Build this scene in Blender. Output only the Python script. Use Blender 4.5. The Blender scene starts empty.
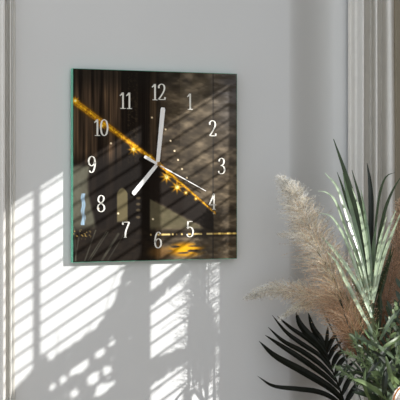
import bpy, bmesh, math, random
from mathutils import Vector, Matrix
R = random.Random(7)
scene = bpy.context.scene
COL = scene.collection

# ------------------------------------------------------------------ camera
F = 1972.0; TH = math.radians(30); DIST = 4.18
PHI = TH + math.atan(43/F)
CK = Vector((0, -0.016, 1.5))                       # centre of the clock face
CAM = CK + Vector((-math.sin(TH)*DIST, -math.cos(TH)*DIST, -0.03))
AX = Vector((math.sin(PHI), math.cos(PHI), 0)); RT = Vector((math.cos(PHI), -math.sin(PHI), 0)); UP = Vector((0, 0, 1))
def P(px, py, d=0.0):
    """point of the place seen at a pixel, d metres in front of the back wall"""
    r = AX*F + RT*(px-200) + UP*(180-py)
    return CAM + r*((-d - CAM.y)/r.y)
def PXL(v):
    w = v-CAM; z = w.dot(AX)
    return 200+F*w.dot(RT)/z, 180-F*w.z/z
cd = bpy.data.cameras.new('camera'); cam = bpy.data.objects.new('camera', cd); COL.objects.link(cam)
cam.location = CAM; cam.rotation_euler = (math.radians(90), 0, -PHI)
cd.sensor_width = 36; cd.lens = F/400*36; cd.shift_y = -0.05; cd.clip_end = 100
scene.camera = cam
vs = scene.view_settings
scene.display_settings.display_device = 'sRGB'
vs.view_transform = 'Standard'; vs.look = 'None'; vs.gamma = 1; vs.exposure = 0.0; vs.use_curve_mapping = False

# ------------------------------------------------------------------ helpers
def lin(c): return tuple(((x/255+.055)/1.055)**2.4 if x > 10 else x/255/12.92 for x in c)
def mat(name, rgb, rough=.6, var=0, scale=30, coat=0, spec=.5, emit=None, bump=0, trans=0, attr=None, metal=0):
    m = bpy.data.materials.new(name); m.use_nodes = True; nt = m.node_tree; b = nt.nodes['Principled BSDF']
    c = (*lin(rgb), 1); b.inputs['Base Color'].default_value = c
    b.inputs['Roughness'].default_value = rough; b.inputs['Specular IOR Level'].default_value = spec
    b.inputs['Coat Weight'].default_value = coat; b.inputs['Coat Roughness'].default_value = .03
    b.inputs['Metallic'].default_value = metal
    if trans: b.inputs['Subsurface Weight'].default_value = trans; b.inputs['Subsurface Scale'].default_value = .01
    if var or bump:
        tc = nt.nodes.new('ShaderNodeTexCoord'); n = nt.nodes.new('ShaderNodeTexNoise')
        n.inputs['Scale'].default_value = scale; n.inputs['Detail'].default_value = 5
        nt.links.new(tc.outputs['Object'], n.inputs['Vector'])
        if var:
            r = nt.nodes.new('ShaderNodeValToRGB')
            r.color_ramp.elements[0].position = .3; r.color_ramp.elements[1].position = .7
            r.color_ramp.elements[0].color = (*[x*(1-var) for x in c[:3]], 1)
            r.color_ramp.elements[1].color = (*[min(1, x*(1+var)) for x in c[:3]], 1)
            nt.links.new(n.outputs['Fac'], r.inputs['Fac']); nt.links.new(r.outputs['Color'], b.inputs['Base Color'])
        if bump:
            bp = nt.nodes.new('ShaderNodeBump'); bp.inputs['Strength'].default_value = bump; bp.inputs['Distance'].default_value = .001
            nt.links.new(n.outputs['Fac'], bp.inputs['Height']); nt.links.new(bp.outputs['Normal'], b.inputs['Normal'])
    if attr:
        a = nt.nodes.new('ShaderNodeAttribute'); a.attribute_name = attr; nt.links.new(a.outputs['Color'], b.inputs['Base Color'])
    return m
def link(name, verts, faces, m, parent=None, cols=None, smooth=False):
    me = bpy.data.meshes.new(name); me.from_pydata([tuple(v) for v in verts], [], faces); me.update()
    if cols:
        ca = me.color_attributes.new('col', 'FLOAT_COLOR', 'POINT')
        ca.data.foreach_set('color', [x for c in cols for x in (c[0], c[1], c[2], 1.0)])
    if smooth: me.polygons.foreach_set('use_smooth', [True]*len(me.polygons))
    if m: me.materials.append(m)
    o = bpy.data.objects.new(name, me); COL.objects.link(o)
    if parent:
        o.parent = parent; o.matrix_parent_inverse = Matrix.Translation(parent.location).inverted()
    return o
def tag(o, label, cat, group=None, kind=None):
    o['label'] = label; o['category'] = cat
    if group: o['group'] = group
    if kind: o['kind'] = kind
    return o
def thing(name, loc, label, cat, group=None):
    e = bpy.data.objects.new(name, None); COL.objects.link(e); e.location = loc; e.empty_display_size = .05
    return tag(e, label, cat, group)
class MB:
    def __init__(s): s.v = []; s.f = []; s.c = []
    def box(s, a, b):
        n = len(s.v); x0, y0, z0 = a; x1, y1, z1 = b
        s.v += [(x0,y0,z0),(x1,y0,z0),(x1,y1,z0),(x0,y1,z0),(x0,y0,z1),(x1,y0,z1),(x1,y1,z1),(x0,y1,z1)]
        s.f += [tuple(n+i for i in q) for q in ((0,3,2,1),(4,5,6,7),(0,1,5,4),(1,2,6,5),(2,3,7,6),(3,0,4,7))]
        return s
    def tube(s, pts, rad, seg=8):
        pts = [Vector(p) for p in pts]; N = len(pts); n0 = len(s.v)
        for i, p in enumerate(pts):
            t = (pts[min(i+1, N-1)]-pts[max(i-1, 0)]).normalized()
            a = t.cross(Vector((.13, .97, .2))).normalized(); b = t.cross(a)
            r = rad(i/(N-1)) if callable(rad) else rad
            for k in range(seg):
                an = 2*math.pi*k/seg; s.v.append(p+(a*math.cos(an)+b*math.sin(an))*r)
        for i in range(N-1):
            for k in range(seg):
                k2 = (k+1) % seg; s.f.append((n0+i*seg+k, n0+i*seg+k2, n0+(i+1)*seg+k2, n0+(i+1)*seg+k))
        s.f.append(tuple(n0+k for k in range(seg))[::-1]); s.f.append(tuple(n0+(N-1)*seg+k for k in range(seg)))
        return s
    def leaf(s, pts, width, nrm=None, fold=.25, thick=.0004, prof=None, twist=0):
        """blade along pts; width in metres at widest; folded along the midrib, closed with a thin underside"""
        pts = [Vector(p) for p in pts]; N = len(pts); n0 = len(s.v)
        nrm = nrm or (-AX)
        for i, p in enumerate(pts):
            t = (pts[min(i+1, N-1)]-pts[max(i-1, 0)]).normalized(); u = i/(N-1)
            side = t.cross(nrm)
            side = side.normalized() if side.length > 1e-4 else Vector((1, 0, 0))
            nn = side.cross(t).normalized()
            if twist:
                q = Matrix.Rotation(twist*u, 3, t); side = q @ side; nn = q @ nn
            w = (prof(u) if prof else max(.06, math.sin(math.pi*min(1, .12+.88*u))**.6))*width/2
            s.v += [p-side*w+nn*w*fold, p, p+side*w+nn*w*fold, p-nn*thick]
        for i in range(N-1):
            a = n0+4*i; b = a+4
            s.f += [(a, a+1, b+1, b), (a+1, a+2, b+2, b+1), (a+2, a+3, b+3, b+2), (a+3, a, b, b+3)]
        s.f += [(n0, n0+3, n0+2, n0+1), (n0+4*(N-1), n0+4*(N-1)+1, n0+4*(N-1)+2, n0+4*(N-1)+3)]
        return s
    def build(s, name, m, parent=None, smooth=False): return link(name, s.v, s.f, m, parent, s.c or None, smooth)
def spline(pts, n=16):
    """Catmull-Rom through points"""
    p = [Vector(q) for q in pts]
    if len(p) == 2: return [p[0].lerp(p[1], i/n) for i in range(n+1)]
    p = [p[0]*2-p[1]]+p+[p[-1]*2-p[-2]]; out = []; S = len(p)-3
    for k in range(n+1):
        t = k/n*S; i = min(int(t), S-1); t -= i; a, b, c, d = p[i:i+4]
        out.append(.5*((2*b)+(c-a)*t+(2*a-5*b+4*c-d)*t*t+(3*b-a-3*c+d)*t**3))
    return out
def pix(pts, n=16): return spline([P(*q) for q in pts], n)   # (px, py, depth in front of wall)
def extrude_profile(name, prof, z0, z1, m, parent=None):
    """vertical moulding: closed (x, y) outline swept from z0 to z1"""
    n = len(prof); v = [(x, y, z0) for x, y in prof]+[(x, y, z1) for x, y in prof]
    f = [(i, (i+1) % n, n+(i+1) % n, n+i) for i in range(n)]+[tuple(range(n))[::-1], tuple(range(n, 2*n))]
    return link(name, v, f, m, parent)

# ------------------------------------------------------------------ materials
M_wall = mat('wall_paint', (226, 227, 226), .75, var=.012, scale=4, bump=.04)
M_side = mat('side_wall_paint', (84, 72, 54), .8, var=.02, scale=5)
M_trim = mat('moulding_paint', (226, 224, 218), .45, var=.02, scale=8)
M_cornershade = mat('taupe_corner_shade', (150, 140, 122), .6, var=.03, scale=8)
M_floor = mat('oak_floor', (165, 140, 110), .5, var=.15, scale=3)
M_curt = mat('linen_curtain', (226, 223, 216), .85, var=.03, scale=60, bump=.1)
M_edge = mat('green_glass_edge', (96, 178, 148), .15, var=.12, scale=40, coat=.6)
M_print = mat('printed_glass', (60, 50, 40), .5, attr='col', coat=.3, spec=.1)
M_num = mat('cream_numeral', (246, 243, 232), .5, var=.02)
M_hand = mat('white_hand', (254, 253, 250), .35, var=.01)
M_dark = mat('black_plastic', (22, 22, 22), .5, var=.1)
M_pin = mat('brass_pin', (190, 150, 90), .3, metal=.8)
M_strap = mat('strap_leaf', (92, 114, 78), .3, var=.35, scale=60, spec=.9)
M_strapsun = mat('strap_leaf_sunlit', (170, 186, 156), .28, var=.3, scale=70, spec=.8)  # paler copy for leaves in the sun, sunlight put into the colour
M_strapshade = mat('strap_leaf_shaded', (52, 68, 38), .5, var=.3, scale=60)  # darker copy for leaves out of the sun, shade put into the colour
M_blade = mat('blade_dark', (34, 40, 32), .5, var=.2, scale=60)
M_palm = mat('palm_leaflet', (22, 24, 16), .5, var=.25, scale=50, spec=.15)
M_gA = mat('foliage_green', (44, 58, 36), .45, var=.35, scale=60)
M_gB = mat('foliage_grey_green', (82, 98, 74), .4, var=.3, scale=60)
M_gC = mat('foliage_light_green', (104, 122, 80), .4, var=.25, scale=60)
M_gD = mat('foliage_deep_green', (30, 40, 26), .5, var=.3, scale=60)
M_stem = mat('green_stem', (88, 96, 62), .6, var=.2)
M_straw = mat('straw_stem', (120, 112, 76), .7, var=.15)
M_plume = mat('pampas_fluff', (200, 180, 150), .7, attr='col', spec=.2)
_nt = M_plume.node_tree; _tr = _nt.nodes.new('ShaderNodeBsdfTranslucent'); _mx = _nt.nodes.new('ShaderNodeMixShader'); _mx.inputs[0].default_value = .5
_at = next(n for n in _nt.nodes if n.type == 'ATTRIBUTE'); _out = next(n for n in _nt.nodes if n.type == 'OUTPUT_MATERIAL')
_nt.links.new(_at.outputs['Color'], _tr.inputs['Color']); _nt.links.new(_nt.nodes['Principled BSDF'].outputs[0], _mx.inputs[1]); _nt.links.new(_tr.outputs[0], _mx.inputs[2]); _nt.links.new(_mx.outputs[0], _out.inputs['Surface'])
M_vase = mat('stoneware', (196, 190, 180), .55, var=.06, scale=25, bump=.1)
M_wood = mat('walnut', (110, 80, 56), .5, var=.25, scale=10)
M_slat = mat('blind_slat', (222, 220, 212), .6, var=.02)
M_pet = mat('white_petal', (238, 232, 224), .5, var=.03)
M_org = mat('orange_petal_edge', (222, 140, 70), .5, var=.15)
M_bark = mat('bark', (88, 72, 56), .8, var=.2)
M_out = mat('garden_leaf', (70, 96, 52), .6, var=.25)

# ------------------------------------------------------------------ room shell
W = 0.95                                            # side wall with the sun window
SX, SZ = .92, .52                                   # sun travels (-SX, +1, -SZ)
def struct(o): o['kind'] = 'structure'; return o
wp = [Vector((-3.4, 0, 0)), Vector((P(286, 180, 0).x, 0, 0))]
for i in range(1, 61):
    u = i/60; wp.append(Vector((P(288+46*u, 180, -.075*(u*u*(3-2*u))).x, .075*(u*u*(3-2*u)), 0)))
wp += [Vector((W+.12, .075, 0)), Vector((W+.12, .18, 0)), Vector((-3.4, .18, 0))]
n = len(wp)
ob = link('wall_back', [(q.x, q.y, 0) for q in wp]+[(q.x, q.y, 3.5) for q in wp], [(i, (i+1) % n, n+(i+1) % n, n+i) for i in range(n)]+[tuple(range(n))[::-1], tuple(range(n, 2*n))], M_wall)
struct(ob)
struct(MB().box((-3.4, -4.6, -.1), (W+.12, .12, -.001)).build('floor', M_floor))
def wy(px):                                          # where in the side wall the sun enters that lights wall column px
    return -(W-P(px, 180, 0).x)/SX
ys = [wy(219), wy(146), wy(131), wy(38), wy(33), wy(-40)]    # jambs, decreasing y
ZB, ZT1 = .9, 2.158; ZT2 = P(230, 75, 0).z-SZ*wy(230)
side = MB()
T = .012; x0, x1 = W, W+T
side.box((x0, ys[0], 0), (x1, 0, 3.5)); side.box((x0, -4.6, 0), (x1, ys[5], 3.5))
side.box((x0, ys[2], 0), (x1, ys[1], 3.5))
side.box((x0, ys[1], 0), (x1, ys[0], ZB)); side.box((x0, ys[1], ZT2), (x1, ys[0], 3.5))
side.box((x0, ys[5], 0), (x1, ys[2], ZB)); side.box((x0, ys[5], ZT1), (x1, ys[2], 3.5))
# thin reveal towards the room so the opening edges cast as one plane
wr = struct(side.build('wall_right', M_side))
fr = MB(); fr.box((x0-.001, ys[4], ZB), (x0+.006, ys[3], ZT1)); fr.box((x0-.01, ys[5], ZB-.03), (x0+.04, ys[2], ZB))
struct(fr.build('window_1', M_trim))
fr = MB(); fr.box((x0-.01, ys[1], ZB-.03), (x0+.04, ys[0], ZB))
struct(fr.build('window_2', M_trim))

def blind(label, ya, yb, z0, z1):
    t = thing('venetian_blind', (W+.05, (ya+yb)/2, z1), label, 'blind', 'blinds in the sun windows')
    m = MB(); z = z1-.006; a = math.radians(21); hw = .015
    while z > z0:
        c = Vector((W+.03, 0, z)); dv = Vector((math.cos(a), 0, math.sin(a))); nv = Vector((-math.sin(a), 0, math.cos(a)))*.0007
        n = len(m.v)
        for y in (ya-.03, yb-.002):
            for q in (c-dv*hw-nv, c+dv*hw-nv, c+dv*hw+nv, c-dv*hw+nv): m.v.append((q.x, y, q.z))
        m.f += [tuple(n+i for i in q) for q in ((0,1,2,3),(7,6,5,4),(0,4,5,1),(1,5,6,2),(2,6,7,3),(3,7,4,0))]
        z -= .034
    m.build('slats', M_slat, t)
    MB().box((W+.014, ya-.03, z1+.012), (W+.046, yb-.002, z1+.034)).build('headrail', M_slat, t)
blind('white slatted blind in the wide sunlit window on the right', ys[5], ys[2], ZB+.02, ZT1)
blind('white slatted blind in the narrow sunlit window on the right', ys[1], ys[0], ZB+.02, ZT2)

# left moulding
def X(px): return P(px, 180, 0).x
prof = [(X(-60), 0), (P(-60,180,.018).x, -.018), (P(2,180,.018).x, -.018), (P(3.4,180,.024).x, -.024), (P(5,180,.024).x, -.024), (P(6.2,180,.001).x, -.001), (P(9.2,180,.001).x, -.001), (P(9.8,180,.016).x, -.016), (P(11,180,.018).x, -.018), (P(11.8,180,.012).x, -.012), (X(12.0), 0)]
extrude_profile('trim_1', prof, 0, 3.5, M_trim)['kind'] = 'structure'
prof = [(X(12.9), 0), (X(12.9), -.0025), (X(13.8), -.004), (X(14.8), -.0025), (X(15.4), 0)]
extrude_profile('trim_2', prof, 0, 3.5, M_trim)['kind'] = 'structure'
# right: strip beyond the curtain, brownish corner shade put into its colour
MB().box((P(396,180,0).x, -.002, 0), (P(430,180,0).x, .075, 3.5)).build('corner_shade_strip', M_cornershade)['kind'] = 'structure'

# curtain in soft vertical folds
cp = [(347,-.036),(350,-.034),(352,-.026),(354,-.012),(357,-.004),(360,.018),(362.5,.030),(364,.012),(367,-.012),(371,-.008),(374,.020),(376.5,.030),(378,.010),(380,-.012),(383,0),(386,.018),(390,.026),(393,.020),(396,0)]
cs = spline([Vector((P(a, 180, b-.033).x, .033-b, 0)) for a, b in cp], 150)
v = []; f = []; nz = 36; n = len(cs)
for j in range(nz+1):
    z = .02+3.3*j/nz
    for i, q in enumerate(cs):
        u = i/(n-1); wob = .0035*math.sin(z*5+u*9)*max(0, u-.45)+.0015*math.sin(z*13+u*20)*max(0, u-.5)
        v.append((q.x+wob, q.y-.004+.003*math.sin(z*3+u*14)*u, z))
for j in range(nz):
    for i in range(n-1): a = j*n+i; f.append((a, a+1, a+n+1, a+n))
o = link('curtain', v, f, M_curt, smooth=True)
so = o.modifiers.new('thickness', 'SOLIDIFY'); so.thickness = .001; so.offset = 1
tag(o, 'off-white curtain hanging in vertical folds behind the plume and leaf arrangement', 'curtain')

# ------------------------------------------------------------------ wall clock
clock = thing('wall_clock', (0, 0, 1.3), 'square dark glass wall clock printed with a gold lit night bridge, white hands', 'clock')
H = .2; YF = -.016
def noise2(x, y, s=0):
    def h(i, j):
        n = math.sin(i*127.1+j*311.7+s*74.7)*43758.5453; return n-math.floor(n)
    i, j = math.floor(x), math.floor(y); a, b = x-i, y-j; a = a*a*(3-2*a); b = b*b*(3-2*b)
    return (h(i,j)*(1-a)+h(i+1,j)*a)*(1-b)+(h(i,j+1)*(1-a)+h(i+1,j+1)*a)*b
def fbm(x, y, s=0): return .55*noise2(x,y,s)+.3*noise2(x*2.1,y*2.1,s+1)+.15*noise2(x*4.3,y*4.3,s+2)
def mixc(a, b, t): t = max(0, min(1, t)); return tuple(a[i]*(1-t)+b[i]*t for i in range(3))
def sst(a, b, x): t = max(0, min(1, (x-a)/(b-a))); return t*t*(3-2*t)
def art(x, y):
    """colour of the print, x 76..238, y 72..260"""
    st = fbm(x*.35, y*.012, 3); st2 = fbm(x*.9, y*.02, 8)
    left = mixc((36, 28, 23), (128, 106, 82), st*1.7-.5+.5*(st2-.5))
    right = mixc((58, 50, 40), (134, 122, 104), fbm(x*.09, y*.16, 5)*1.7-.35)
    right = mixc(right, (104, 102, 104), sst(195, 235, x)*sst(175, 90, y)*.7)
    right = mixc(right, (70, 62, 50), .5*sst(.45, .7, fbm(x*.09+y*.03, y*.25, 15)))
    c = mixc(left, right, sst(150, 168, x))
    # tall dark tower
    edge = 1.6*(fbm(y*.3, 1, 9)-.5)
    tw = sst(121+edge, 124+edge, x)*sst(152+edge, 148+edge, x)*sst(246, 240, y)
    c = mixc(c, mixc((22, 18, 16), (46, 38, 32), st2), tw*.9)
    if 128 < x < 138: c = mixc(c, (78, 66, 48), .6*sst(.62, .75, noise2(x*.9, y*.9, 4))*tw)
    if 150 < x < 157 : c = mixc(c, (92, 76, 54), .5*sst(230, 90, y))
    # top shade
    c = mixc(c, (32, 30, 28), .55*sst(100, 76, y)*sst(205, 150, x))
    # lower left pale water and arch
    dl = (110-x)*.0
    c = mixc(c, (30, 25, 22), .8*sst(150, 170, y)*sst(160, 150, x))
    c = mixc(c, mixc((112, 112, 100), (88, 84, 72), fbm(x*.2, y*.1, 2)), sst(96+4*math.sin(y*.06), 92+4*math.sin(y*.06), x)*sst(163, 169, y)*sst(236-(x-76)*.25, 230-(x-76)*.25, y))
    ay = 188+((x-123)**2)*.2
    c = mixc(c, (112, 104, 80), sst(117.3, 118.4, x)*sst(128.7, 127.6, x)*sst(ay-1, ay+1, y)*sst(223, 220, y))
    # stone ornaments
    for (ox, oy) in ((138.5, 198), (138.5, 204), (138.5, 210), (138.5, 217)):
        r = math.hypot((x-ox)/2.4, (y-oy)/1.5); c = mixc(c, (120, 108, 84), .7*sst(1.2, .6, r))
    # triangle of pale sky right of the tower foot
    tri = sst(149, 151, x)*sst(198+(x-150)*.56, 200+(x-150)*.56, y)*sst(232, 226, y)*sst(214, 206, x)
    c = mixc(c, mixc((98, 94, 72), (120, 112, 92), fbm(x*.15, y*.2, 6)), tri*.9)
    # roadway shade under the gold cable
    gy = 103+(x-76)*.735 if x < 157 else 162.5+(x-157)*.87
    dd = y-gy
    if 150 < x < 214: c = mixc(c, (38, 31, 27), .9*sst(1, 3, dd)*sst(199+(x-150)*.56, 196+(x-150)*.56, y))
    # dark deck across the lower part
    c = mixc(c, mixc((26, 21, 18), (52, 43, 34), fbm(x*.15, y*.3, 11)), .9*sst(222, 232, y+(x-76)*.02)*sst(152, 146, x))
    c = mixc(c, (96, 80, 56), .5*sst(.55, .8, fbm(x*.25, y*.5, 12))*sst(236, 244, y)*sst(140, 160, x))
    # lights along the far bank
    if x > 150:
        c = mixc(c, (46, 38, 30), .7*sst(228, 232, y)*sst(240, 236, y)*sst(155, 165, x))
        c = mixc(c, (240, 214, 150), .9*sst(1.4, .3, abs(y-234.5))*sst(.35, .6, noise2(x*.55, 3, 21)))
        if x > 213: c = mixc(c, (236, 200, 120), .7*sst(1.3, .3, abs(y-234.5)))
    # gold water reflection
    r = math.hypot((x-186)/22, (y-250)/9); c = mixc(c, (218, 162, 30), sst(1.1, .3, r)*sst(.25, .6, noise2(x*.12, y*.45, 31)))
    r = math.hypot((x-160)/16, (y-252)/8); c = mixc(c, (130, 98, 50), .6*sst(1.1, .3, r))
    # scratchy reeds bottom left
    for k in range(9):
        xx = 80+k*5.2+3*math.sin(k*2.3)+(255-y)*(.62 if k > 3 else -.25+.2*k)
        if 226+k < y < 259: c = mixc(c, (128, 130, 116), (.25+.35*noise2(k*3.1, y*.1, 71))*sst(.9, .2, abs(x-xx+9)))
    c = mixc(c, (205, 180, 110), .7*sst(.74, .85, noise2(x*.8, y*.8, 41))*sst(100, 84, x)*sst(226, 230, y)*sst(240, 234, y))
    # blue light strip
    if 83 < x < 88 and 193 < y < 224: c = mixc(c, (168, 196, 226), .85*sst(2.4, 1, abs(x-85.5-.5*math.sin(y*.5)))*(.45+.55*noise2(x*1.6, y*.22, 51)))
    # gold cable
    wd = 4.2-2.9*sst(76, 215, x)
    if x < 216 and y < 216:
        g = sst(wd*1.25, wd*.25, abs(dd))
        c = mixc(c, (110, 80, 28), .8*sst(wd*2.2, 0, abs(dd))) if x < 216 else c
        c = mixc(c, mixc((150, 108, 26), (255, 196, 50), noise2(x*.9, y*.9, 61)), g)
        c = mixc(c, (54, 40, 18), .6*sst(.5, 0, abs(abs(dd)-1.6))*sst(150, 100, x))
    for (sx, sy, sr) in ((134, 150, 7), (103, 127, 5), (78, 103, 5), (150, 157, 4), (166.5, 177, 8), (177, 187, 8), (186, 193, 4), (196, 199, 3)):
        r = math.hypot(x-sx, y-sy)
        if r < sr*1.4:
            an = math.atan2(y-sy, x-sx); ray = .55+.45*abs(math.cos(an*4))**3
            c = mixc(c, (246, 186, 30), .95*sst(sr*ray*1.2, 0, r)); c = mixc(c, (255, 240, 170), sst(sr*.36, sr*.1, r))
    # pearl lights of the far cable
    for (sx, sy) in ((165.5,129.5),(170.5,141),(174.5,151),(178,160),(182,169),(187,178),(214,214),(152,118),(112,144),(100,208),(119,213),(153,219)):
        c = mixc(c, (246, 226, 190), sst(1.3, .5, math.hypot(x-sx, y-sy)))
    # window frame reflection painted into the print: dark line, paler panel
    c = mixc(c, (50, 46, 44), .55*sst(1.2, .2, abs(x-213.5)))
    c = mixc(c, (130, 122, 108), .22*sst(179.5, 180.5, x)*sst(214, 213, x)*sst(225, 140, y))
    return c
N = 300; vv = []; ff = []; cc = []
for j in range(N+1):
    for i in range(N+1):
        x = -H+2*H*i/N; z = 1.5+H-2*H*j/N
        vv.append((x, YF, z)); a, b = 76+162*i/N, 72+188*j/N
        cc.append(tuple(max(0, q*(.7+.5*min(1, max(0, (q-.06)/.3)))-.004) for q in lin(art(a, b))))
for j in range(N):
    for i in range(N): a = j*(N+1)+i; ff.append((a, a+N+1, a+N+2, a+1))
link('printed_face', vv, ff, M_print, clock, cc)
gp = MB().box((-H-.0008, YF+.0003, 1.5-H-.0008), (H+.0008, YF+.0092, 1.5+H+.0008)).build('glass_panel', M_edge, clock)
gp['label'] = 'green glass edge of the panel'
MB().box((-.035, YF+.0092, 1.465), (.035, 0, 1.535)).build('movement_case', M_dark, clock)

# numerals: stroke glyphs with thick stems and hairlines, unit height
G = {
 '1': ([[(.03,.80),(.12,.86),(.22,.98)], [(.25,1.0),(.25,.02)], [(.07,.0),(.43,.0)]], .5),
 '2': ([[(.07,.74),(.07,.88),(.17,.98),(.30,1.0),(.43,.93),(.48,.77),(.42,.55),(.25,.28),(.05,.03)], [(.05,.03),(.5,.03)], [(.5,.02),(.52,.18)]], .58),
 '3': ([[(.06,.80),(.13,.95),(.27,1.0),(.42,.92),(.45,.76),(.38,.60),(.20,.53)], [(.20,.53),(.40,.48),(.50,.27),(.42,.06),(.25,.0),(.10,.04),(.04,.18)]], .56),
 '4': ([[(.38,1.0),(.38,.0)], [(.38,1.0),(.2,.62),(.02,.28)], [(.02,.28),(.54,.28)], [(.26,.0),(.5,.0)]], .58),
 '5': ([[(.12,.98),(.46,.98)], [(.12,1.0),(.08,.55)], [(.08,.53),(.22,.62),(.40,.56),(.49,.34),(.42,.08),(.25,.0),(.10,.05),(.04,.18)]], .56),
 '6': ([[(.44,.88),(.34,.99),(.20,.95),(.09,.72),(.05,.40),(.10,.10),(.27,.0),(.44,.10),(.49,.30),(.43,.50),(.28,.58),(.12,.48),(.06,.34)]], .56),
 '7': ([[(.04,.96),(.50,.96)], [(.04,.98),(.03,.80)], [(.50,.96),(.36,.66),(.24,.35),(.21,.0)], [(.12,.0),(.30,.0)]], .56),
 '8': ([[(.27,.53),(.10,.63),(.08,.82),(.18,.97),(.33,.99),(.45,.88),(.43,.68),(.27,.53),(.09,.40),(.04,.20),(.15,.02),(.34,.0),(.49,.14),(.46,.36),(.27,.53)]], .56),
 '9': ([[(.08,.12),(.18,.01),(.32,.05),(.43,.28),(.47,.60),(.42,.90),(.25,1.0),(.08,.90),(.03,.70),(.09,.50),(.24,.42),(.40,.52),(.46,.66)]], .56),
 '0': ([[(.27,1.0),(.12,.90),(.04,.62),(.04,.38),(.12,.10),(.27,.0),(.42,.10),(.50,.38),(.50,.62),(.42,.90),(.27,1.0)]], .58),
}
def glyph(mb, ch, ox, oz, h, y):
    strokes, adv = G[ch]
    for s in strokes:
        straight = len(s) == 2
        pts = [Vector((a, b, 0)) for a, b in s] if straight else spline([Vector((a, b, 0)) for a, b in s], 10*(len(s)-1)//2+6)
        n0 = len(mb.v); n = len(pts)
        for i, p in enumerate(pts):
            t = (pts[min(i+1, n-1)]-pts[max(i-1, 0)]).normalized(); nn = Vector((-t.y, t.x, 0))
            w = .022+.034*abs(t.y)**2
            for q in (p+nn*w, p-nn*w):
                for dy in (0, .0007): mb.v.append((ox+q.x*h, y+dy, oz+q.y*h))
        for i in range(n-1):
            a = n0+4*i; b = a+4
            mb.f += [(a, b, b+2, a+2), (a+1, a+3, b+3, b+1), (a, a+1, b+1, b), (a+2, b+2, b+3, a+3)]
        mb.f += [(n0, n0+2, n0+3, n0+1), (n0+4*n-4, n0+4*n-3, n0+4*n-1, n0+4*n-2)]
    return adv
NH = .0335
names = {'12':(158.5,92),'1':(190,101.5),'2':(212.5,128.5),'3':(221.5,166),'4':(212.5,201.5),'5':(190,229),'6':(158,240),'7':(126,229.5),'8':(101,203.5),'9':(92,164.5),'10':(101,127.5),'11':(126,100.5)}
for s, (px, py) in names.items():
    c = P(px, py, -YF+.0008); mb = MB(); wid = sum(G[ch][1] for ch in s)*NH*.92
    ox = c.x-wid/2
    for ch in s: ox += glyph(mb, ch, ox, c.z-NH/2, NH, YF-.0008)*NH*.92
    o = mb.build('numeral', M_num, clock)
def hand(name, pts, widths, d, m=None):
    ps = [P(a, b, d) for a, b in pts]; mb = MB(); n = len(ps)
    t = (ps[-1]-ps[0]).normalized(); nn = Vector((-t.z, 0, t.x))
    for p, w in zip(ps, widths):
        for q in (p+nn*w, p-nn*w):
            for dy in (0, .0012): mb.v.append((q.x, q.y+dy, q.z))
    for i in range(n-1):
        a = 4*i; b = a+4
        mb.f += [(a, b, b+2, a+2), (a+1, a+3, b+3, b+1), (a, a+1, b+1, b), (a+2, b+2, b+3, a+3)]
    mb.f += [(0, 2, 3, 1), (4*n-4, 4*n-3, 4*n-1, 4*n-2)]
    return mb.build(name, m or M_hand, clock)
hand('hour_hand', [(158.5, 163), (134, 193), (133, 194.5)], [.0038, .0050, .0032], .0195)
hand('minute_hand', [(157.6, 165.5), (163, 109.5), (163.2, 107.5)], [.0042, .0054, .0036], .0220)
hand('second_hand', [(144.5, 156.5), (145.5, 157), (155.5, 162.8), (157.5, 164), (206, 191)], [.0024, .0034, .0026, .0013, .0007], .0245)
c = P(157.8, 163.8, .02)
MB().tube([(c.x, YF+.001, c.z), (c.x, YF-.0115, c.z)], .0042, 20).build('centre_pin', M_pin, clock)

# ------------------------------------------------------------------ vase and sideboard under the arrangement (below the frame)
VB = P(385, 470, .27); ztop = VB.z
vz = [(.0, .0), (.05, .0), (.075, .03), (.085, .09), (.075, .15), (.05, .19), (.046, .21), (.052, .22), (.044, .22), (.038, .205), (.06, .15), (.06, .04), (0, .03)]
zb = ztop-.22
v = []; f = []; S = 32
for r, z in vz:
    for k in range(S): a = 2*math.pi*k/S; v.append((VB.x+r*math.cos(a), VB.y+r*math.sin(a), zb+z))
for i in range(len(vz)-1):
    for k in range(S): k2 = (k+1) % S; f.append((i*S+k, i*S+k2, (i+1)*S+k2, (i+1)*S+k))
o = link('vase', v, f, M_vase, smooth=True); tag(o, 'pale stoneware vase on the sideboard holding the dried plumes and green leaves', 'vase')
t = thing('sideboard', (VB.x-.12, VB.y, 0), 'low walnut sideboard under the vase of plumes', 'sideboard')
MB().box((VB.x-.5, -.42, zb-.03), (VB.x+.26, -.06, zb)).build('top', M_wood, t)
MB().box((VB.x-.48, -.40, .14), (VB.x+.24, -.07, zb-.03)).build('body', M_wood, t)
for sx in (-.44, .18):
    for yy in (-.37, -.11): MB().box((VB.x+sx, yy, 0), (VB.x+sx+.04, yy+.04, .14)).build('leg', M_wood, t)
MOUTH = Vector((VB.x, VB.y, ztop-.02))
def stem_to_vase(p, dx=0):
    m = MOUTH+Vector((dx, 0, 0)); mid = m.lerp(p, .5)+Vector((0, 0, .03))
    return spline([m, mid, p], 8)

def DS(px, e):
    return max(.035, ((px-157)/409-.154)/1.5+e)
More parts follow.
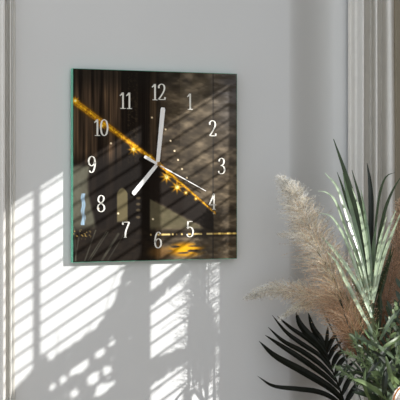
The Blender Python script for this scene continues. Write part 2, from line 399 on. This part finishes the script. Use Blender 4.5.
# ------------------------------------------------------------------ strap-leaved plant
strap = thing('strap_leaved_plant', MOUTH, 'spiky plant of long arching narrow green leaves fanning up between the plumes', 'plant')
sp = [ # (points base->tip), width px, material
 ([(371,306,.27),(364,262,.25),(354,205,.215),(345,172,.20),(333.5,139,.18)], 7.5, 'd'),
 ([(371,300,.27),(366,250,.25),(361,205,.22),(352,170,.20)], 5.5, 'd'),
 ([(371,300,.22),(371,255,.21),(371.5,205,.20),(370,180,.19),(367,163,.19)], 7, 'b'),
 ([(370,300,.30),(360,256,.31),(346,212,.31),(337,187,.31),(325,173,.31)], 5, 'l'),
 ([(369,305,.30),(359,265,.31),(346,230,.31),(336,203,.31),(327,193,.31),(318,191,.31)], 4.2, 'l'),
 ([(370,312,.30),(358,276,.31),(347,244,.31),(338,226,.31),(330,216,.31),(318,213,.31)], 4.6, 'l'),
 ([(370,298,.30),(362,255,.31),(353,215,.31),(347,192,.31),(343,173,.31)], 5, 'm'),
 ([(371,295,.30),(366,250,.31),(359,210,.31),(352,188,.31)], 4.5, 'l'),
 ([(372,292,.31),(369,250,.32),(365,215,.32),(361,190,.32)], 4.5, 'm'),
 ([(372,290,.26),(374,248,.23),(378,205,.21),(382,186,.20),(387,176,.20),(395,172.5,.20)], 3.2, 'd'),
 ([(373,292,.26),(377,250,.24),(384,214,.22),(392,192,.21),(402,175,.20)], 4, 'd'),
 ([(372,297,.33),(377,256,.335),(381,236,.335),(387,215,.34)], 4, 'l'),
 ([(372,300,.33),(378,262,.34),(386,235,.34),(396,210,.345)], 4.2, 'l'),
 ([(373,303,.33),(382,262,.34),(391,236,.345),(404,205,.35)], 4.2, 'l'),
 ([(373,306,.33),(380,282,.34),(388,262,.34),(392,243,.34)], 4.4, 'd'),
 ([(373,300,.32),(377,270,.33),(383,252,.33),(389,240,.33)], 4, 'm'),
 ([(372,318,.29),(359,288,.29),(344,264,.28),(332,248,.27),(319,234,.26)], 5.4, 'l'),
 ([(373,334,.30),(358,306,.30),(345,280,.29),(336,262,.28),(327,252,.27)], 5.6, 'l'),
 ([(372,326,.31),(362,300,.31),(353,280,.31),(347,262,.30)], 6, 'm'),
 ([(372,312,.31),(365,285,.32),(358,262,.32),(354,246,.32)], 6, 'm'),
 ([(374,344,.31),(362,326,.31),(350,304,.30),(338,284,.29)], 6, 'm'),
 ([(376,352,.31),(362,338,.31),(350,322,.31),(336,306,.30)], 6.5, 'm'),
 ([(372,310,.33),(371,275,.33),(368,240,.33),(364,216,.33)], 5.5, 'm'),
 ([(373,315,.32),(373,280,.32),(374,245,.32),(377,222,.32)], 5.5, 'm'),
 ([(373,318,.33),(367,290,.34),(360,260,.34),(352,232,.34)], 5, 'm'),
 ([(371,300,.26),(360,240,.22),(348,205,.20),(342,186,.19),(337,172,.18)], 4, 'd'),
 ([(374,320,.33),(381,290,.34),(387,268,.34),(394,248,.34)], 5.5, 'd'),
 ([(374,352,.31),(366,332,.31),(356,312,.31),(349,294,.31)], 8, 'd'),
 ([(373,338,.31),(367,316,.31),(361,296,.31),(357,276,.31)], 8, 'm'),
 ([(374,360,.31),(364,345,.31),(352,331,.31),(343,318,.31)], 7, 'd'),
 ([(376,346,.33),(378,325,.34),(380,305,.34),(379,288,.34)], 7, 'd'),
 ([(373,330,.33),(371,312,.34),(366,294,.34),(365,272,.34)], 8, 'd'),
 ([(379,400,.30),(374,360,.31),(372,330,.31),(373,300,.31)], 7, 'd'),
]
ML = {'d': M_strapshade, 'm': M_strap, 'l': M_strapsun, 'b': M_blade}
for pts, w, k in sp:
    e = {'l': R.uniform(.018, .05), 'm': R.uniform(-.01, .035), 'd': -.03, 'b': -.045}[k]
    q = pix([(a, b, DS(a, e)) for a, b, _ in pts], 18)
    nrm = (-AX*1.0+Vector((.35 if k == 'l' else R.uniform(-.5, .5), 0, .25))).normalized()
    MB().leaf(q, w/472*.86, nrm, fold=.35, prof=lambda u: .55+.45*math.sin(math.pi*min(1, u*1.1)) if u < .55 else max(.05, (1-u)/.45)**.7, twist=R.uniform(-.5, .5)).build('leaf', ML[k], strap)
for pts in ([(373,335,.30),(380,400,.28)], [(372,300,.31),(373,335,.30)]):
    pass
MB().tube(stem_to_vase(P(373, 318, .30)), .0035).build('stem', M_stem, strap)

# ------------------------------------------------------------------ pampas plumes
def plume(label, pts, wpx, n, ca, cb, seed, droop=.25, lenpx=(14, 30), tipbias=1.0, dshift=0.0, sub=()):
    rr = random.Random(seed); spn = pix([(a, b, DS(a, dshift)) for a, b, _ in pts], 60)
    t = thing('pampas_plume', MOUTH, label, 'dried plume', 'dried pampas plumes in the vase')
    MB().tube(spn[:46], lambda u: .0016*(1-u*.7)).build('stalk', M_straw, t)
    s2 = MB().tube(stem_to_vase(spn[0], rr.uniform(-.015, .015)), .002); s2.build('lower_stem', M_gD, t)
    V = []; Fc = []; C = []
    for i in range(n):
        u = rr.random()**.9; k = u*59; j = int(k); p = spn[j].lerp(spn[j+1], k-j)
        tan = (spn[min(j+2, 60)]-spn[max(j-1, 0)]).normalized()
        a = tan.cross(AX).normalized(); b = tan.cross(a); an = rr.uniform(0, 2*math.pi)
        out = a*math.cos(an)+b*math.sin(an)*.8
        env = wpx*(math.sin(math.pi*min(1, .15+u*.85))**.65)*(1-.55*u)   # envelope
        L = rr.uniform(*lenpx)/472*(1-.7*u)*rr.choice((.6, .9, 1, 1.25)); spread = env/472*rr.uniform(.1, 1.15)
        th = math.atan2(spread, L*.75); dr = (tan*math.cos(th)+out*math.sin(th)+Vector((rr.uniform(-.2,.2), 0, rr.uniform(-.2,.2)))).normalized()
        p0 = p+out*spread*.45
        w = rr.uniform(.0002, .00045)
        side = dr.cross(AX+Vector((rr.uniform(-.5,.5), rr.uniform(-.5,.5), rr.uniform(-.5,.5)))).normalized()
        cu = Vector((rr.uniform(-.4, .4), rr.uniform(-.3, .3), -droop*rr.uniform(.2, 1)))
        def shade_of(k2): 
            cl = mixc(ca, cb, k2); br = rr.choice((.74, .9, 1, 1.08, 1.16)); return lin(tuple(min(254, x*br) for x in cl))
        kk = u**tipbias+rr.uniform(-.2, .3); col = shade_of(kk)
        m = 4; n0 = len(V)
        for q in range(m):
            s = q/(m-1); c = p0+dr*L*s+cu*L*s*s*.6
            ww = w*(1-.8*s); V += [c-side*ww, c+side*ww]; C += [col, col]
        for q in range(m-1): A = n0+2*q; Fc.append((A, A+1, A+3, A+2))
        # tiny fluffy spikelets along the strand
        for q in range(9):
            s = rr.uniform(.15, 1.05); c = p0+dr*L*s+cu*L*s*s*.6; dv = (dr+Vector((rr.uniform(-1,1), rr.uniform(-1,1), rr.uniform(-1,1)))*1.1).normalized()*rr.uniform(.0016, .0045)
            sd = dv.cross(Vector((rr.uniform(-1,1), rr.uniform(-1,1), rr.uniform(-1,1)))).normalized()*rr.uniform(.0003, .0008); A = len(V); V += [c-sd, c+sd, c+dv]; cl = shade_of(kk); C += [cl]*3; Fc.append((A, A+1, A+2))
    link('fluff', V, Fc, M_plume, t, C)['kind'] = 'stuff'
    return t
CR = (255, 252, 242); TAN = (242, 216, 178); BR = (186, 150, 122)
plume('cream pampas plume rising tallest with its tip bent to the left', [(356,338,.22),(346,306,.20),(331,272,.19),(315,240,.185),(303,212,.18),(293,193,.18),(282,180,.18)], 38, 3600, (204,166,130), CR, 1, .3, (12, 32), .75, .03)
plume('cream pampas plume bending far left towards the clock', [(352,330,.20),(340,312,.19),(325,300,.18),(305,294,.17),(285,290,.165),(264,291,.16),(247,297,.155)], 19, 2200, (204,166,130), CR, 2, .3, (8, 22), .75, .024)
plume('short pinkish brown pampas plume low in the middle', [(369,350,.20),(362,340,.19),(352,328,.18),(341,313,.17),(326,299,.165)], 26, 3000, (172,134,106), (206,168,132), 3, .25, (10, 24), 1, -.02)
plume('brown pampas plume at the right edge behind the long leaves', [(378,352,.18),(384,318,.18),(391,284,.18),(399,250,.18),(404,215,.18),(404,198,.18)], 30, 4500, BR, (228,206,182), 4, .3, (10, 26), 1, -.06)
plume('small wisp of cream pampas below the left plume', [(318,300,.175),(306,304,.17),(293,310,.165),(280,319,.16)], 7, 450, TAN, CR, 5, .2, (5, 12), .5, .012)
plume('thin golden pampas strand lit beside the tall plume', [(340,300,.22),(328,268,.22),(313,247,.21),(298,236,.21),(280,234,.20)], 13, 700, TAN, CR, 6, .35, (8, 20), .6, .04)

# ------------------------------------------------------------------ palm fronds
palm = thing('palm_frond', MOUTH, 'dark green palm frond with long pointed leaflets spread low on the left of the plumes', 'palm frond')
lf = [
 ([(344,402,.12),(330,388,.11),(302,371,.08),(275,356,.055),(259,341,.04)], 8),
 ([(340,390,.12),(325,376,.10),(300,358,.08),(280,345,.055),(265,335,.045)], 6),
 ([(337,382,.12),(322,366,.10),(303,352,.08),(283,341,.06),(268,327,.045)], 5.5),
 ([(333,372,.12),(320,356,.10),(302,344,.08),(286,332,.06),(272,315,.05)], 5),
 ([(330,364,.12),(320,350,.10),(306,338,.08),(291,328,.06),(277,316,.05)], 5),
 ([(328,357,.12),(319,344,.10),(306,332,.08),(299,322,.07),(296,311,.06)], 7.5),
 ([(326,350,.12),(321,340,.10),(313,328,.09),(308,312,.08)], 6.5),
 ([(326,348,.12),(327,338,.11),(328,326,.10)], 4),
 ([(327,353,.12),(331,342,.12),(338,331,.12)], 5),
 ([(329,360,.12),(333,350,.12),(343,340,.13)], 5),
 ([(332,368,.12),(337,356,.12),(350,345,.13)], 5.5),
 ([(335,376,.12),(340,363,.13),(352,352,.14)], 5.5),
 ([(339,386,.12),(344,372,.13),(356,360,.14)], 5.5),
 ([(342,395,.12),(348,382,.13),(358,368,.14)], 5.5),
 ([(345,404,.12),(352,392,.13),(362,376,.14)], 6),
]
for pts, w in lf:
    MB().leaf(pix(pts, 14), w/472, (-AX+Vector((0, 0, .3))).normalized(), fold=.3, prof=lambda u: max(.05, math.sin(math.pi*min(1, .1+.9*u))**.75)).build('leaflet', M_palm, palm)
MB().tube(pix([(350,425,.13),(344,402,.12),(337,382,.12),(330,364,.12),(325.5,347,.12)], 14), lambda u: .003*(1-.6*u)).build('rachis', M_palm, palm)
MB().tube(stem_to_vase(P(350, 425, .13)), .003).build('stem', M_stem, palm)
p2 = thing('palm_frond', MOUTH, 'dark palm leaf lying almost level at the bottom edge under the spread frond', 'palm frond')
MB().leaf(pix([(352,418,.14),(335,400,.12),(318,392,.10),(296,389,.08),(273,386,.055),(257.5,376,.045)], 18), 6/472, (-AX+Vector((0,0,.6))).normalized(), prof=lambda u: max(.05, math.sin(math.pi*min(1, .1+.9*u))**.8)).build('leaflet', M_palm, p2)
MB().tube(stem_to_vase(P(352, 418, .14)), .0025).build('stem', M_stem, p2)

# ------------------------------------------------------------------ green foliage low right
def sprig(name, label, cat, pts, m, leafL, leafW, nl, spread=55, seed=1, group=None, oval=False, droop=0):
    rr = random.Random(seed); q = pix(pts, 40)
    t = thing(name, MOUTH, label, cat, group)
    MB().tube(q, lambda u: .0016*(1-.7*u), 6).build('stem', M_stem, t)
    MB().tube(stem_to_vase(q[0], rr.uniform(-.02, .02)), .0018, 6).build('lower_stem', M_stem, t)
    for i in range(nl):
        u = .05+.95*i/(nl-1); k = min(39.999, u*40); j = int(k); p = q[j].lerp(q[j+1], k-j)
        tan = (q[min(j+2, 40)]-q[max(j-2, 0)]).normalized(); a = tan.cross(AX).normalized(); s = 1 if i % 2 else -1
        b = tan.cross(a); an = rr.uniform(-.7, .7); out = a*s*math.cos(an)+b*math.sin(an)
        th = math.radians(spread*rr.uniform(.6, 1.2)*(1-.5*u)); dr = tan*math.cos(th)+out*math.sin(th)
        L = leafL*rr.uniform(.75, 1.15)*(1-.35*u)
        pp = spline([p, p+dr*L*.5+Vector((0, 0, .04*L)), p+dr*L+Vector((0, 0, -droop*L))], 8)
        nrm = (-AX+Vector((rr.uniform(-.7,.7), rr.uniform(-.7,.7), rr.uniform(-.3,.9)))).normalized()
        MB().leaf(pp, leafW*rr.uniform(.8, 1.1), nrm, fold=.2, prof=(lambda u: max(.06, math.sin(math.pi*min(1, .06+.94*u))**(.6 if oval else .9)))).build('leaf', m, t)
    return t
Gp = 'green foliage sprigs in the vase'
sp_list = [
 ('leafy_sprig','deep green leafy sprig filling the bottom right behind the others',[(390,430,.20),(384,395,.20),(378,360,.19),(374,332,.18)],M_gD,.065,.015,18,70,0),
 ('leafy_sprig','deep green leafy sprig leaning off the right edge',[(394,430,.22),(394,395,.22),(397,360,.22),(402,325,.22)],M_gD,.065,.015,18,70,0),
 ('leafy_sprig','deep green sprig in the lower middle of the leaves',[(376,430,.2),(370,400,.2),(366,375,.2),(362,350,.2)],M_gD,.05,.012,16,65,0),
 ('leafy_sprig','mid green sprig with narrow leaves under the brown right plume',[(386,420,.26),(388,380,.26),(390,345,.27),(392,312,.27)],M_gA,.05,.009,24,60,0),
 ('leafy_sprig','mid green sprig standing at the right edge beside the brown plume',[(398,410,.27),(397,375,.27),(399,335,.28),(402,290,.28)],M_gA,.045,.009,24,60,0),
 ('leafy_sprig','grey green sprig crossing the centre of the foliage',[(392,415,.30),(382,385,.31),(372,358,.31),(356,338,.31)],M_gB,.04,.007,22,50,0),
 ('leafy_sprig','grey green sprig low beside the orange-edged flower',[(400,425,.30),(392,400,.31),(384,380,.32),(376,366,.32)],M_gB,.07,.012,12,60,0),
 ('eucalyptus_sprig','pale green sprig with small oval leaves near the right edge',[(396,420,.33),(394,395,.33),(394,372,.34),(399,350,.34)],M_gC,.019,.009,14,60,1),
 ('eucalyptus_sprig','pale sprig with small oval leaves against the brown right plume',[(392,380,.32),(390,350,.32),(391,325,.32),(396,306,.32)],M_gC,.02,.009,14,60,1),
 ('leafy_sprig','mid green sprig whose narrow leaves point down left over the palm stem',[(384,400,.30),(372,380,.30),(360,372,.29),(345,372,.27)],M_gA,.045,.006,18,45,0),
]
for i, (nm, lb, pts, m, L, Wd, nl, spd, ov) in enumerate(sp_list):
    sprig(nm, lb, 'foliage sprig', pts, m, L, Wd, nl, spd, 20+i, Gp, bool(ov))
# feathery fern
fern = thing('asparagus_fern', MOUTH, 'feathery light green fern sprig between the palm frond and the broad leaves', 'fern', Gp)
rr = random.Random(77)
for bi, pts in enumerate(([(384,392,.33),(372,374,.33),(360,360,.32),(344,352,.30)], [(380,385,.33),(370,366,.33),(362,352,.33),(352,338,.32)], [(378,395,.33),(362,385,.32),(350,376,.30),(336,366,.27)], [(386,385,.33),(378,362,.34),(374,345,.34),(378,328,.34)])):
    q = pix(pts, 40); mb = MB().tube(q, .0008, 5)
    for i in range(90):
        k = rr.uniform(4, 39.9); j = int(k); p = q[j].lerp(q[j+1], k-j); dv = (q[j+1]-q[j]).normalized()+Vector((rr.uniform(-1,1), rr.uniform(-.6,.6), rr.uniform(-1,1)))
        mb.leaf([p, p+dv.normalized()*rr.uniform(.006, .018)*.5, p+dv.normalized()*rr.uniform(.008, .02)], .0016, fold=.1)
    mb.build('frond', M_gC, fern)
MB().tube(stem_to_vase(P(382, 390, .33)), .0018, 6).build('stem', M_stem, fern)
# broad long leaves sweeping low right
bl = thing('broad_leaf_spray', MOUTH, 'spray of broad pale grey-green blades sweeping across the bottom right corner', 'foliage sprig', Gp)
for pts, w, m in (([(404,404,.34),(388,396,.35),(372,389,.35),(356,376,.34)],8,M_gB), ([(400,400,.33),(394,388,.35),(384,374,.36),(376,366,.36)],9,M_gB), ([(404,388,.33),(392,378,.35),(380,374,.36),(370,372,.36)],6,M_gC),
    ([(392,410,.33),(378,400,.35),(366,395,.35),(352,392,.34)],6,M_gA), ([(384,420,.33),(376,404,.34),(370,396,.34),(366,384,.34)],7,M_gB), ([(400,400,.31),(388,362,.32),(378,345,.32),(366,330,.31)],6,M_gA), ([(404,396,.32),(398,372,.33),(392,358,.33),(386,350,.33)],8,M_gA),
    ([(392,404,.36),(378,392,.37),(364,383,.37),(350,378,.36)],5,M_gC), ([(396,360,.35),(382,349,.36),(368,342,.36),(354,337,.35)],4,M_gB), ([(392,340,.33),(384,352,.34),(374,366,.34),(362,384,.34)],5,M_gD),
    ([(404,376,.33),(390,366,.35),(380,356,.35),(370,350,.35)],5,M_gD), ([(398,392,.37),(392,380,.38),(388,366,.38),(386,356,.37)],5,M_gC), ([(386,404,.36),(384,388,.37),(386,372,.37),(392,360,.36)],6,M_gD),
    ([(380,340,.33),(386,328,.34),(392,318,.34),(401,308,.34)],4,M_gB), ([(372,404,.35),(366,392,.36),(364,380,.36),(366,368,.35)],4,M_gC), ([(404,334,.34),(396,340,.35),(386,346,.35),(378,354,.34)],4,M_gC),
    ([(402,370,.3),(398,352,.31),(396,338,.31),(394,322,.31)],6,M_gB), ([(404,352,.3),(400,336,.31),(394,326,.31),(386,318,.31)],6,M_gA)):
    MB().leaf(pix(pts, 14), w/472, (-AX+Vector((.3, 0, .4))).normalized(), fold=.3).build('leaf', m, bl)
MB().tube(stem_to_vase(P(400, 405, .32)), .0022, 6).build('stem', M_stem, bl)
# flower with an orange edge
fl = thing('flower', MOUTH, 'white flower with an orange petal edge in the bottom right corner', 'flower')
for pts, w in (([(404,410,.37),(398,402,.385),(399,394,.385),(403,387,.375)], 12), ([(408,410,.37),(405,402,.39),(406,396,.39),(408,390,.38)], 12)):
    q = pix(pts, 14)
    MB().leaf(q, w/472, -AX, fold=.5, prof=lambda u: max(.1, math.sin(math.pi*min(1, .05+.95*u))**.6)).build('petal', M_pet, fl)
rim = pix([(393.5,404,.392),(394,398,.392),(396,393,.392),(399,389,.392),(403,386,.39)], 14)
MB().tube(rim, .0018, 6).build('petal_rim', M_org, fl)
MB().tube(stem_to_vase(P(404, 410, .37)), .002, 6).build('stem', M_stem, fl)

# ------------------------------------------------------------------ garden shrub outside the sun window: its gaps dapple the wall
Lpoly = [(-40,430),(13,388),(26,375),(43,355),(58,351),(80,337),(98,323),(107,312),(115,298),(124,268),(140,240)]
holes = [(111,342,3.4),(99,353,4.5),(83,365,5.5),(74,371,3.5),(107,370,4),(93,379,5.5),(102,391,5.5),(74,394,3.6),(112,384,2.6),(51,356,3),(63,379,3.2),(36,366,3),(52,387,3)]
def interp(pl, x):
    for (a, b), (c, d) in zip(pl, pl[1:]):
        if a <= x <= c: return b+(d-b)*(x-a)/(c-a)
    return pl[-1][1] if x > pl[-1][0] else pl[0][1]
def shade(px, py):
    if px < 144:
        if py < interp(Lpoly, px)+3: return False
        return not any(math.hypot((px-a)-(b-py)*.3, (py-b)*.8) < r+1.2 for a, b, r in holes)
    a = 303-(px-153)*.86; 
    if 262 < py and a-16 < py-3 < a-3: return px < 205
    l1 = 358-(px-150)*.36; l2 = 388-(px-150)*.68
    return l1+3 < py < l2-3
SUN = Vector((SX, -1, SZ))
sh = thing('garden_shrub', (W+.5, -1.3, 0), 'leafy green shrub growing outside the sun window', 'shrub')
mb = MB(); cnt = 0
for i in range(20000):
    px = R.uniform(-30, 232); py = R.uniform(255, 440)
    if not shade(px, py): continue
    w = P(px, py, 0); s = (W+.06+R.uniform(0, .03)-w.x)/SX; c = w+SUN*s
    an = R.uniform(0, 6.28); dv = Vector((0, math.cos(an), math.sin(an))); L = R.uniform(.005, .008)
    mb.leaf([c-dv*L, c, c+dv*L], L*1.3, Vector((1, R.uniform(-.3,.3), R.uniform(-.3,.3))), prof=lambda u: .35+.65*math.sin(math.pi*u)); cnt += 1
print('shrub leaves', cnt)
mb.build('foliage', M_out, sh)['kind'] = 'stuff'
def twig(mb, pts, r=.0011, off=.07):
    q = []
    for px, py in pts: w = P(px, py, 0); q.append(w+SUN*((W+off-w.x)/SX))
    mb.tube(spline(q, 12), r, 5)
tw = MB()
for pts in ([(160,330),(180,318),(200,322),(226,326)], [(175,300),(195,290),(222,270)], [(196,262),(204,282),(226,290)], [(150,396),(180,372),(222,352)], [(84,352),(86,335),(92,322)], [(103,322),(108,300),(112,286),(122,262)], [(56,358),(58,340),(57,332)], [(168,300),(176,308)], [(175,278),(184,286),(186,300)]):
    tw.tube  # twig shadows
    twig(tw, pts)
for k in range(5): tw.tube([(W+.35+.05*k, -1.5+.12*k, 0), (W+.22, -1.3+.1*k, .8), (W+.15, -1.35+.12*k, 1.6)], .006, 6)
tw.build('branches', M_bark, sh)

# ------------------------------------------------------------------ light
sd = bpy.data.lights.new('sun', 'SUN'); sd.energy = 4.5; sd.angle = math.radians(.28); sd.color = (1.0, .985, .96)
so = bpy.data.objects.new('sun', sd); COL.objects.link(so); so.rotation_euler = Vector((SX, -1, SZ)).to_track_quat('Z', 'Y').to_euler(); so.location = (3, -4, 4)
wd = bpy.data.worlds.new('sky'); scene.world = wd; wd.use_nodes = True; nt = wd.node_tree; bg = nt.nodes['Background']
tc = nt.nodes.new('ShaderNodeTexCoord'); sx = nt.nodes.new('ShaderNodeSeparateXYZ'); rp = nt.nodes.new('ShaderNodeValToRGB'); mr = nt.nodes.new('ShaderNodeMapRange')
nt.links.new(tc.outputs['Generated'], sx.inputs[0]); nt.links.new(sx.outputs['X'], mr.inputs['Value'])
mr.inputs['From Min'].default_value = -1; mr.inputs['From Max'].default_value = 1
nt.links.new(mr.outputs['Result'], rp.inputs['Fac']); nt.links.new(rp.outputs['Color'], bg.inputs['Color'])
rp.color_ramp.elements[0].color = (1.20, 1.30, 1.42, 1); rp.color_ramp.elements[1].color = (.42, .36, .28, 1)
bg.inputs['Strength'].default_value = 1.0
